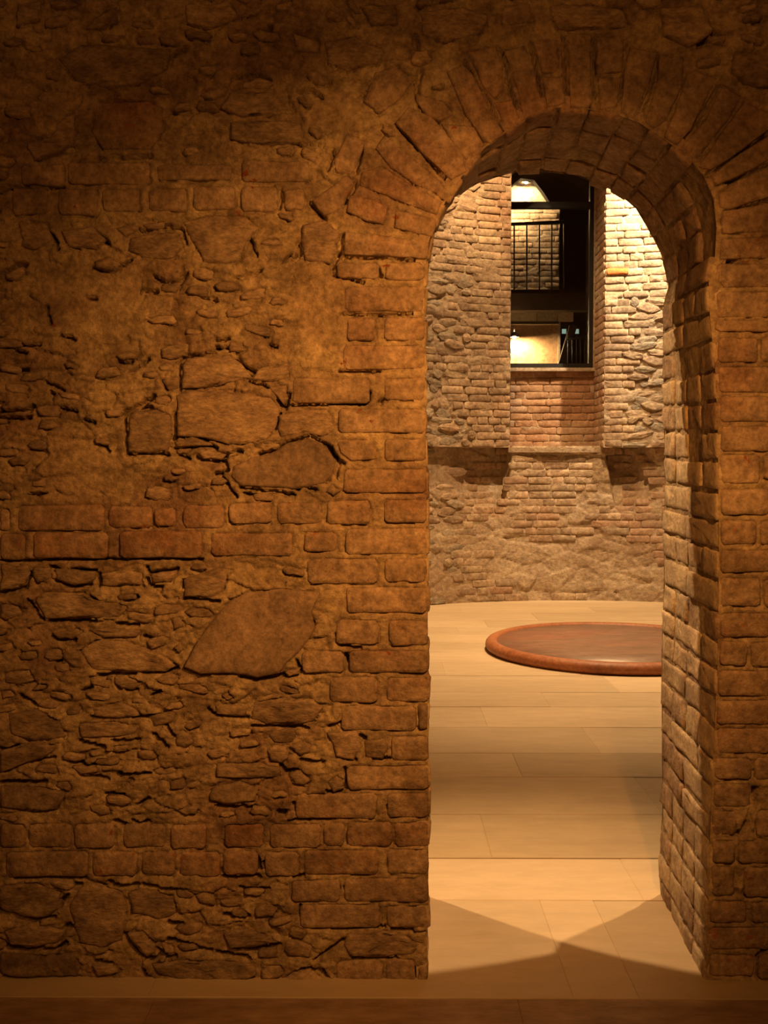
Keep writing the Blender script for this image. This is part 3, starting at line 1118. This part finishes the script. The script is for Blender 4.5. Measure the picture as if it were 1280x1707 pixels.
# ================================================================ FRONT ROOM SHELL (behind and beside the camera)
for nm, v, f in (('wall_left', [(-3.2, -1.8, 0), (-3.2, 11.4, 0), (-3.2, 11.4, 6.2), (-3.2, -1.8, 6.2)], [(3, 2, 1, 0)]),
                 ('wall_right', [(6.0, -1.8, 0), (6.0, 11.4, 0), (6.0, 11.4, 6.2), (6.0, -1.8, 6.2)], [(0, 1, 2, 3)]),
                 ('wall_back', [(-3.2, -1.8, 0), (6.0, -1.8, 0), (6.0, -1.8, 4.2), (-3.2, -1.8, 4.2)], [(0, 3, 2, 1)])):
    o = mesh_obj(nm, v, f, M['plain']); o['kind'] = 'structure'
o = mesh_obj('ceiling', [(-3.2, -1.8, 4.2), (6, -1.8, 4.2), (6, YF + .02, 4.2), (-3.2, YF + .02, 4.2), (-3.2, YF + .02, 6.2), (6, YF + .02, 6.2), (6, 11.4, 6.2), (-3.2, 11.4, 6.2)],
             [(0, 1, 2, 3), (3, 2, 5, 4), (4, 5, 6, 7)], M['plain']); o['kind'] = 'structure'


# ================================================================ FAR ROUND ROOM
def Yb(x):
    t = np.clip(1 - ((np.asarray(x, float) - 1.9) / 3.3) ** 2, 0, 1)
    return 6.9 + 3.8 * np.sqrt(t)


NX0, NX1 = 1.25, 2.235           # niche
ZL = float(on_y(900., 746., 10.5)[2])     # ledge height
PIER = 0.20
YN = 10.95


def far_sheet(name, x0, x1, z0, z1, depth, amp=1.0, step=0.018, seed=0, m='rmortar'):
    gx_ = np.linspace(x0, x1, max(2, int((x1 - x0) / step) + 1)); gz_ = np.linspace(z0, z1, max(2, int((z1 - z0) / step) + 1))
    X, Z = np.meshgrid(gx_, gz_, indexing='ij')
    wx = X + 0.05 * fbm(X * 5, Z * 5, seed + 3, 2); wz = Z + 0.03 * fbm(X * 5, Z * 5, seed + 4, 2)
    ha, ea = worley(wx * 3.6, wz * 8.5, seed + 1)
    hgt = amp * (0.035 * ha - 0.02 * (1 - sstep(0, .15, ea)) + 0.03 * fbm(X * 3, Z * 4, seed + 6, 3) + 0.012 * fbm(X * 20, Z * 20, seed + 7, 3))
    Y = depth(X, Z) - hgt
    o = big_mesh(name, np.stack([X, Y, Z], -1).reshape(-1, 3), grid_quads(len(gx_), len(gz_)), M[m])
    o['kind'] = 'structure'
    return o


def recess(X, Z):
    px_, py_ = to_px(np.stack([X, Yb(X), Z], -1))
    v = 1 - sstep(745, 880, py_)
    l = sstep(735, 775, px_ + (py_ - 745) * -0.25) * (1 - sstep(-4, 4, px_ - (850 - (py_ - 745) * 0.10)))
    r = sstep(-4, 4, px_ - (1008 + (py_ - 745) * 0.14)) * (1 - sstep(1050, 1095, px_))
    return v * (l + r)


def d_low(X, Z): return Yb(X) - 0.10 + 0.21 * recess(X, Z) - 0.03 * (1 - sstep(0, 0.8, Z))
def d_pier(X, Z): return Yb(X) - PIER


low = far_sheet('wall_lower', -0.6, 4.2, -0.02, ZL + 0.02, d_low, 0.42, 0.016, 100)
pl = far_sheet('wall_pier_left', -0.9, NX0, ZL, 5.0, d_pier, 0.6, 0.018, 200)
pr = far_sheet('wall_pier_right', NX1, 4.5, ZL, 5.0, d_pier, 0.4, 0.018, 300)
ZW0 = float(on_y(900., 614., YN)[2]); ZW1 = 4.62
nb = far_sheet('wall_niche', NX0 - 0.02, NX1 + 0.02, ZL - 0.02, ZW0, lambda X, Z: np.full_like(X, YN), 0.35, 0.018, 400)
# reveals of the niche
yl, yr = float(Yb(NX0)) - PIER, float(Yb(NX1)) - PIER


def side_sheet(name, x, ya, yb, flip, seed):
    gy_ = np.linspace(ya, yb, 34); gz_ = np.linspace(ZL, 4.75, 190)
    Yg, Zg = np.meshgrid(gy_, gz_, indexing='ij')
    hx = 0.02 * fbm(Yg * 6, Zg * 6, seed, 3) + 0.012 * worley(Yg * 7, Zg * 11, seed + 1)[0]
    hx = hx * sstep(0, .06, Yg - ya)
    o = big_mesh(name, np.stack([x + hx, Yg, Zg], -1).reshape(-1, 3), grid_quads(34, 190, flip), M['rmortar'])
    o['kind'] = 'structure'; return o


rvr = side_sheet('wall_reveal_right', NX1, yr - 0.005, YN + 0.02, True, 500)
rvl = side_sheet('wall_reveal_left', NX0, yl - 0.005, YN + 0.02, False, 520)
# arched head over the niche and wall above it
V = []; Fc = []
n = 24; rad = (NX1 - NX0) / 2; cx = (NX0 + NX1) / 2; zc = 4.42
arcp = [(cx + rad * math.cos(PI * i / n), zc + 0.30 * math.sin(PI * i / n)) for i in range(n + 1)]
for (x, z) in arcp: V += [(x, yl - 0.01, z), (x, YN + 0.02, z), (x, yl - 0.01, 5.02), ]
for i in range(n):
    a = 3 * i; Fc += [(a, a + 3, a + 4, a + 1), (a, a + 2, a + 5, a + 3)]
o = mesh_obj('wall_niche_head', V, Fc, M['rmortar']); o['kind'] = 'structure'
# ledges: pier undersides and niche sill block top
V = []; Fc = []
for x0, x1 in ((-0.9, NX0), (NX1, 4.5)):
    for i in range(16):
        a = x0 + (x1 - x0) * i / 16; b = x0 + (x1 - x0) * (i + 1) / 16; k = len(V)
        V += [(a, float(Yb(a)) - PIER - .01, ZL), (b, float(Yb(b)) - PIER - .01, ZL), (b, float(Yb(b)) + .12, ZL), (a, float(Yb(a)) + .12, ZL)]; Fc.append((k + 3, k + 2, k + 1, k))
o = mesh_obj('trim_1', V, Fc, M['rmortar']); o['kind'] = 'structure'
sill = mesh_obj('trim_2', [(NX0 - .01, yl - .005 + .09, ZL), (NX1 + .01, yr - .005 + .09, ZL), (NX1 + .01, YN + .03, ZL + .015), (NX0 - .01, YN + .03, ZL + .015),
                           (NX0 - .01, yl + .09, ZL - .05), (NX1 + .01, yr + .09, ZL - .05)], [(0, 1, 2, 3), (4, 5, 1, 0)], M['rmortar'])
sill['kind'] = 'structure'
# drum wall continuing out of view, both storeys
V = []; Fc = []
def drum(xa, xb):
    k0 = len(V); m_ = 20
    for i in range(m_ + 1):
        x = xa + (xb - xa) * i / m_
        V.append((x, float(Yb(x)) - 0.12, -0.02)); V.append((x, float(Yb(x)) - 0.12, 6.2))
    for i in range(m_): Fc.append((k0 + 2 * i, k0 + 2 * i + 2, k0 + 2 * i + 3, k0 + 2 * i + 1))
drum(-1.39, -0.6); drum(4.2, 5.19)
for x, s in ((-1.4, 1), (5.2, -1)):
    k0 = len(V); V += [(x, 3.14, -.02), (x, 6.9, -.02), (x, 6.9, 6.2), (x, 3.14, 6.2)]; Fc.append((k0, k0 + 1, k0 + 2, k0 + 3) if s < 0 else (k0 + 3, k0 + 2, k0 + 1, k0))
k0 = len(V); V += [(-0.6, 10.25, 5.0), (4.4, 10.3, 5.0), (4.4, 10.3, 6.2), (-0.6, 10.25, 6.2)]; Fc.append((k0, k0 + 1, k0 + 2, k0 + 3))
o = mesh_obj('wall_drum', V, Fc, M['plain']); o['kind'] = 'structure'

# ---- bricks and stones of the far walls
protos = {}


def proto(kind, matname, v):
    key = (kind, matname, v)
    if key in protos: return protos[key]
    r_ = random.Random(hash((kind == 'stone', v)) % 1000 + v)
    n = 8
    if kind == 'brick':
        P = [(-.5, -.4), (-.44, -.5), (.44, -.5), (.5, -.4), (.5, .4), (.44, .5), (-.44, .5), (-.5, .4)]
        P = [(a + r_.uniform(-.02, .02), b + r_.uniform(-.06, .06)) for a, b in P]
    else:
        P = []
        for i in range(n):
            a = 2 * PI * (i + r_.uniform(-.25, .25)) / n; rr = r_.uniform(.42, .56)
            P.append((rr * math.cos(a), rr * math.sin(a)))
    V = [(a, 0.9, b) for a, b in P] + [(a, 0.10, b) for a, b in P] + [(a * (.9 if kind == 'brick' else .8), r_.uniform(-.12, .12), b * (.88 if kind == 'brick' else .76)) for a, b in P] + [(0, r_.uniform(-.25, .05), 0)]
    Fc = []
    for r in range(2):
        for i in range(n): Fc.append((r * n + i, r * n + (i + 1) % n, (r + 1) * n + (i + 1) % n, (r + 1) * n + i))
    for i in range(n): Fc.append((2 * n + i, 2 * n + (i + 1) % n, 3 * n))
    me = bpy.data.meshes.new(kind); me.from_pydata(V, [], Fc); me.materials.append(M[matname])
    if kind == 'brick': me.polygons.foreach_set('use_smooth', [True] * len(me.polygons))
    protos[key] = me
    return me


def put(kind, matname, parent, x, y, z, w_, h_, t=0.03, rz=0.0, ry=0.0):
    o = bpy.data.objects.new(kind, proto(kind, matname, random.randrange(8)))
    COL.objects.link(o); o.parent = parent
    o.location = (x, y, z); o.scale = (w_, t, h_); o.rotation_euler = (0, ry, rz)
    return o


def wall_angle(x):
    return math.atan2(float(Yb(x + .01) - Yb(x - .01)), 0.02)


def px_of(x, y, z):
    a, b = to_px(np.array([x, y, z])); return float(a), float(b)


CH = 0.077


def courses(parent, x0, x1, z0, z1, depth, choose, proud=0.012, cap=300, rot=None):
    cnt = {'brick': 0, 'stone': 0}
    z = z0 + 0.04; row = 0
    while z + 0.03 < z1:
        x = x0 + (0.0 if row % 2 else -0.06)
        while x < x1 - 0.03:
            L_ = random.choice((0.25, 0.25, 0.125)) + random.uniform(-.012, .012)
            a, b = max(x, x0 + 0.003), min(x + L_ - 0.010, x1 - 0.003)
            x += L_
            if b - a < 0.05: continue
            c = (a + b) / 2; y = float(depth(np.array(c), np.array(z)))
            r = choose(c, y, z)
            if not r: continue
            kind, mn = r
            if cnt[kind] >= cap: continue
            cnt[kind] += 1
            if kind == 'brick':
                put('brick', mn, parent, c, y - proud * 0.45 - random.uniform(0, .007), z, b - a + 0.002, CH - 0.008, rz=wall_angle(c) if rot is None else rot, ry=random.uniform(-.02, .02))
            else:
                put('stone', mn, parent, c + random.uniform(-.03, .03), y - proud * 0.4 - random.uniform(0, .012), z + random.uniform(-.015, .015),
                    (b - a) * random.uniform(.8, 1.2), CH * random.uniform(.75, 1.35), rz=wall_angle(c) if rot is None else rot, ry=random.uniform(-.22, .22))
        z += CH; row += 1


def vis(px_, x0=690, x1=1135): return x0 < px_ < x1


def ch_pl(x, y, z):
    px_, py_ = px_of(x, y, z)
    if not vis(px_, 640) or py_ < 230: return None
    edge = 800 + 14 * math.sin(py_ * 0.11) + (12 if 440 < py_ < 490 else 0)
    if px_ > edge: return ('brick', 'rbrick')
    if 385 < py_ < 455 or 575 < py_ < 618: return ('brick', 'rbrick')
    if px_ > 775 + 30 * math.sin(py_ * .045): return ('brick', 'rbrick')
    return ('stone', random.choice(('rstone', 'rstone', 'rbrick')))


def ch_pr(x, y, z):
    px_, py_ = px_of(x, y, z)
    if not vis(px_, 900, 1165) or py_ < 230: return None
    if px_ > 1062 + 10 * math.sin(py_ * .07) and py_ > 500: return ('stone', random.choice(('rstone', 'rbrick')))
    if 620 < py_ < 740 and px_ > 1050: return ('stone', random.choice(('rstone', 'rbrick', 'rred')))
    return ('brick', 'rbrick')


def ch_low(x, y, z):
    px_, py_ = px_of(x, y, z)
    if not vis(px_, 660, 1165): return None
    n_ = float(fbm(np.array(px_ / 60), np.array(py_ / 50), 222, 3))
    if py_ > 905 and px_ > 810 and n_ > -0.13: return None
    if py_ > 965 and n_ > -0.1: return None
    if n_ > 0.10: return None
    if px_ < 762: return ('stone', random.choice(('rstone', 'rbrick')))
    if px_ > 1030 and py_ > 820: return ('brick', 'rred')
    if random.random() < 0.12: return ('brick', 'rred')
    return ('brick', 'rbrick')


def ch_n(x, y, z):
    px_, py_ = px_of(x, y, z)
    return ('brick', 'rniche' if px_ > 868 or random.random() < .3 else 'rred')


courses(pl, -0.1, NX0, ZL, 4.9, d_pier, ch_pl)
courses(pr, NX1, 3.25, ZL, 4.9, d_pier, ch_pr)
courses(low, 0.05, 3.25, 0.0, ZL, d_low, ch_low)
courses(nb, NX0, NX1, ZL, ZW0 - 0.02, lambda X, Z: np.full_like(X, YN), ch_n, rot=0.0)
ox, oy = 1029., 453.
p = on_y(ox, oy, yr - .02); put('brick', 'orange', pr, p[0], float(d_pier(p[0], 0)) - 0.022, p[2], 0.215, 0.068, rz=wall_angle(p[0]))
# right reveal bricks, facing the niche
z = ZL + 0.04; row = 0
while z < 4.7:
    y = yr
    while y < YN - 0.04:
        L_ = 0.25 if (row % 2) else 0.125
        b = min(y + L_ - 0.01, YN - 0.01)
        if b - y > 0.05:
            o = put('brick', random.choice(('rred', 'rniche', 'rbrick')), rvr, NX1 - 0.010 - random.uniform(0, .008), (y + b) / 2, z, b - y, CH - 0.011, rz=-PI / 2)
        y += L_
    z += CH; row += 1

# ================================================================ WINDOW in the niche
win = empty('window_1', ((NX0 + NX1) / 2, YN, ZW0), kind='structure')


def wpart(name, a, b, m):
    c = Vector(win.location)
    return box(name, tuple(Vector(a) - c), tuple(Vector(b) - c), M[m], win)


zt = float(on_y(900., 343., YN)[2])
wpart('bottom_rail', (NX0, YN - .03, ZW0), (NX1 - .03, YN + .03, ZW0 + .05), 'steel')
wpart('side_rail', (NX1 - .075, YN - .03, ZW0 + .05), (NX1 - .03, YN + .03, 4.60), 'steel')
wpart('side_rail', (NX0, YN - .03, ZW0 + .05), (NX0 + .045, YN + .03, 4.60), 'steel')
wpart('transom', (NX0 + .045, YN - .035, zt - .032), (NX1 - .075, YN + .035, zt + .035), 'steel')
wpart('glass_pane', (NX0 + .045, YN - .004, ZW0 + .05), (NX1 - .075, YN + .004, zt - .032), 'glass')
wpart('glass_pane', (NX0 + .045, YN - .004, zt + .035), (NX1 - .075, YN + .004, 4.60), 'glass')
# pale plaster bead around the frame
bead = wpart('plaster_bead', (NX1 - .03, YN - .035, ZW0 - .01), (NX1 + .03, YN + .04, 4.60), 'rmortar')
wpart('window_sill', (NX0, YN - .07, ZW0 - .035), (NX1 + .01, YN + .05, ZW0), 'rmortar')

# ================================================================ STAIRWELL beyond the window
YS = 13.6


def SP(px_, py_, Y): return on_y(float(px_), float(py_), Y)


st_w = far_sheet('wall_stair', float(SP(800, 500, YS)[0]), float(SP(932, 500, YS)[0]), float(SP(900, 515, YS)[2]), 6.0, lambda X, Z: np.full_like(X, YS), 0.8, 0.03, 700)


def ch_s(x, y, z):
    px_, py_ = px_of(x, y, z)
    return ('brick', 'rbrick') if 838 < px_ < 935 and 300 < py_ < 500 else None


courses(st_w, float(SP(842, 500, YS)[0]), float(SP(931, 500, YS)[0]), float(SP(900, 500, YS)[2]), float(SP(900, 330, YS)[2]), lambda X, Z: np.full_like(X, YS), ch_s, proud=0.02, rot=0.0)
xa, xb = float(SP(770, 500, YS)[0]), float(SP(931, 500, YS)[0])
o = mesh_obj('wall_stair_lower', [(xa, YS - .03, 0), (xb, YS - .03, 0), (xb, YS - .03, float(SP(900, 518, YS)[2])), (xa, YS - .03, float(SP(900, 518, YS)[2])), (xb, YS + 1.5, 0), (xb, YS + 1.5, 6)],
             [(0, 1, 2, 3)], M['ochre']); o['kind'] = 'structure'
xe = float(SP(932, 500, YS)[0])
o = box('trim_3', (xe - .02, YS - .06, 0), (xe + .01, YS + .02, float(SP(900, 536, YS)[2])), M['rmortar']); o['kind'] = 'structure'
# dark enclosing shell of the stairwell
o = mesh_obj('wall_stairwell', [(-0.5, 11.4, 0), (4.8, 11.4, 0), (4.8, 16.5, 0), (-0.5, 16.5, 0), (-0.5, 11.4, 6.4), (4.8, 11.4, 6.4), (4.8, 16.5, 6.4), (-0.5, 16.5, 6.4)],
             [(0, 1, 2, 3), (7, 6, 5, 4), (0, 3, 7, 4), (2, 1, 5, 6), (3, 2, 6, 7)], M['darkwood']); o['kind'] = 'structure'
# wall between the drum and the stairwell, round the window
V = []; Fc = []
for a in ((-3.2, NX0, 0, 6.2), (NX1, 6.0, 0, 6.2), (NX0, NX1, 0, ZW0 - .03), (NX0, NX1, 4.75, 6.2)):
    k = len(V); V += [(a[0], 11.0, a[2]), (a[1], 11.0, a[2]), (a[1], 11.0, a[3]), (a[0], 11.0, a[3])]; Fc.append((k + 3, k + 2, k + 1, k))
o = mesh_obj('wall_stair_front', V, Fc, M['plain']); o['kind'] = 'structure'

# landing with its railing
YL = 12.4
la = empty('stair_landing', tuple(SP(900, 500, YL)), 'dark landing beam carrying a thin black railing behind the niche window', 'landing')
c = Vector(la.location)


def lbox(name, p0, p1, ya, yb, m, par=la):
    c = Vector(par.location) if par.parent is None else Vector(la.location)
    a = SP(p0[0], p0[1], YL); b = SP(p1[0], p1[1], YL)
    return box(name, (min(a[0], b[0]) - c.x, ya - c.y, min(a[2], b[2]) - c.z), (max(a[0], b[0]) - c.x, yb - c.y, max(a[2], b[2]) - c.z), M[m], par)


lbox('beam', (800, 490), (1010, 518), YL - .05, YL + .12, 'darkwood')
lbox('platform', (800, 483), (1010, 490), YL - .02, YS - .06, 'darkwood')
ra = SP(800, 376, YL) - np.array(c); rb = SP(940, 370, YL) - np.array(c)
tube('handrail', ra, rb, 0.022, M['steel'], la)
for px_ in (836, 857, 878, 899, 919.5, 940):
    a = SP(px_, 373, YL) - np.array(c); b = SP(px_, 484, YL) - np.array(c)
    tube('baluster', a, b, 0.0095, M['steel'], la, 6)
for x0, x1, t in ((842, 892, 0), (896, 926, 0), (929, 956, 0)):
    pass
# pale boards under the landing
for (x0, x1) in ((815, 850), (852, 893), (896, 927), (930, 955)):
    a = SP(x0, 521, YL + .5); b = SP(x1, 536, YL + .5)
    o = box('ceiling_board', (a[0], YL + .48, b[2]), (b[0], YL + .53, a[2]), M['paleboard'])
    o.parent = la; o.location = -c
o = box('joist', tuple(SP(815, 541, YL + .5) + np.array((0, -.05, 0))), tuple(SP(930, 537, YL + .5) + np.array((0, .05, 0))), M['darkwood'])
o.parent = la; o.location = -c
# dark lower flight with its railing at the right
fl = empty('stair_flight', tuple(SP(960, 600, 12.9)), 'dark stair flight with thin upright bars at the lower right of the window', 'stairs')
c2 = np.array(fl.location)
a = SP(936, 612, 12.9) - c2; b = SP(956, 542, 12.9) - c2
Vs = [a + (-.05, 0, 0), a + (.05, 0, 0), b + (.05, 0, 0), b + (-.05, 0, 0)]
Vs = Vs + [v + np.array((0, .06, 0)) for v in Vs]
mesh_obj('stringer', Vs, [(0, 1, 2, 3), (7, 6, 5, 4), (0, 4, 5, 1), (1, 5, 6, 2), (2, 6, 7, 3), (3, 7, 4, 0)], M['darkwood'], fl)
for px_ in (947, 954, 961, 968, 975, 982):
    tube('baluster', SP(px_, 560, 12.8) - c2, SP(px_, 616, 12.8) - c2, 0.010, M['steel'], fl, 6)
tube('handrail', SP(944, 566, 12.8) - c2, SP(990, 560, 12.8) - c2, 0.016, M['steel'], fl)


vp = [(835, 262), (1005, 262), (1005, 346), (921, 344), (904, 318), (890, 300), (868, 297), (853, 309), (835, 318)]  # dark vault, its lower edge shaped to the upper lamp's lit cone
va = [SP(a, b, 12.45) for a, b in vp]; nv = len(va)
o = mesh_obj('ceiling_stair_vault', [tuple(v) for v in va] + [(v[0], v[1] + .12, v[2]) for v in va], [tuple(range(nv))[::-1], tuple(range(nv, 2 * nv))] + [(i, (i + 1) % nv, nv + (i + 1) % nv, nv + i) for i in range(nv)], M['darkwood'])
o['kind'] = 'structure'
# pendant lamps
def pendant(px_, py_, Y, label, watts, cord):
    p = SP(px_, py_, Y)
    t = empty('pendant_lamp', tuple(p), label, 'lamp', 'pendant lamps in the stairwell')
    lathe('lamp_shade', [(0.012, 0.07), (0.03, 0.065), (0.075, 0.0), (0.072, -0.003), (0.025, 0.06)], (0, 0, 0), M['darkwood'], t, 24, False)
    lathe('bulb', [(0.003, -0.016), (0.014, -0.012), (0.022, 0.004), (0.020, 0.020), (0.009, 0.034)], (0, 0, 0), M['softbulb' if py_ < 400 else 'bulb'], t, 16, True)
    tube('cord', (0, 0, 0.07), (0, 0, cord), 0.004, M['steel'], t, 6)
    return t


pendant(877, 304, 13.38, 'small bright lamp at the top of the niche window, below the dark vault', 75, 0.35)
pendant(857, 562, 13.36, 'small bright pendant lamp low at the left edge of the niche window', 110, 0.16)
bulb('stair_light', tuple(SP(850, 352, 13.36)), 20, (1.0, 0.66, 0.30), 0.03)
bulb('board_fill', tuple(SP(838, 545, 12.1)), 6, (1.0, 0.66, 0.30), 0.03)  # added lamp, hidden by the left pier, to light the pale boards

# glowing panels in place of two unidentified greenish spots behind the lower railing
for px_, lb in ((939, 'faint pale green glow behind the stair railing, the left one'), (960, 'faint pale green glow behind the stair railing, the right one')):
    q = SP(px_, 553, 14.5)
    lm = empty('green_glow', tuple(q), lb, 'lamp', 'faint green spots behind the railing')
    lathe('backing', [(0.03, -0.05), (0.05, -0.04), (0.05, 0.05), (0.02, 0.06)], (0, 0, 0), M['darkwood'], lm, 12)
    box('lens', (-.03, -.06, -.035), (.03, -.048, .03), M['greenglow'], lm)

# ================================================================ ROUND DISC on the floor
dc = (1.69, 7.52, 0.0)
DR, DZ = 0.925 / 1.245, 0.78
disc = empty('round_disc', dc, 'large low round disc with rust-brown rounded rim and dark top on the stone floor', 'platform')
rp = [(1.175, 0.0), (1.205, 0.0), (1.232, 0.018), (1.245, 0.045), (1.240, 0.075), (1.222, 0.098), (1.195, 0.110), (1.165, 0.108), (1.145, 0.098), (1.138, 0.085)]
lathe('rim', [(0.965 - (1.245 - r) * 0.85, z * DZ) for r, z in rp], (0, 0, 0), M['rim'], disc, 128, False)
lathe('disc_top', [(0.90, 0.02), (0.90, 0.068), (0.5, 0.070), (0.02, 0.071)], (0, 0, 0), M['disc'], disc, 128, True)
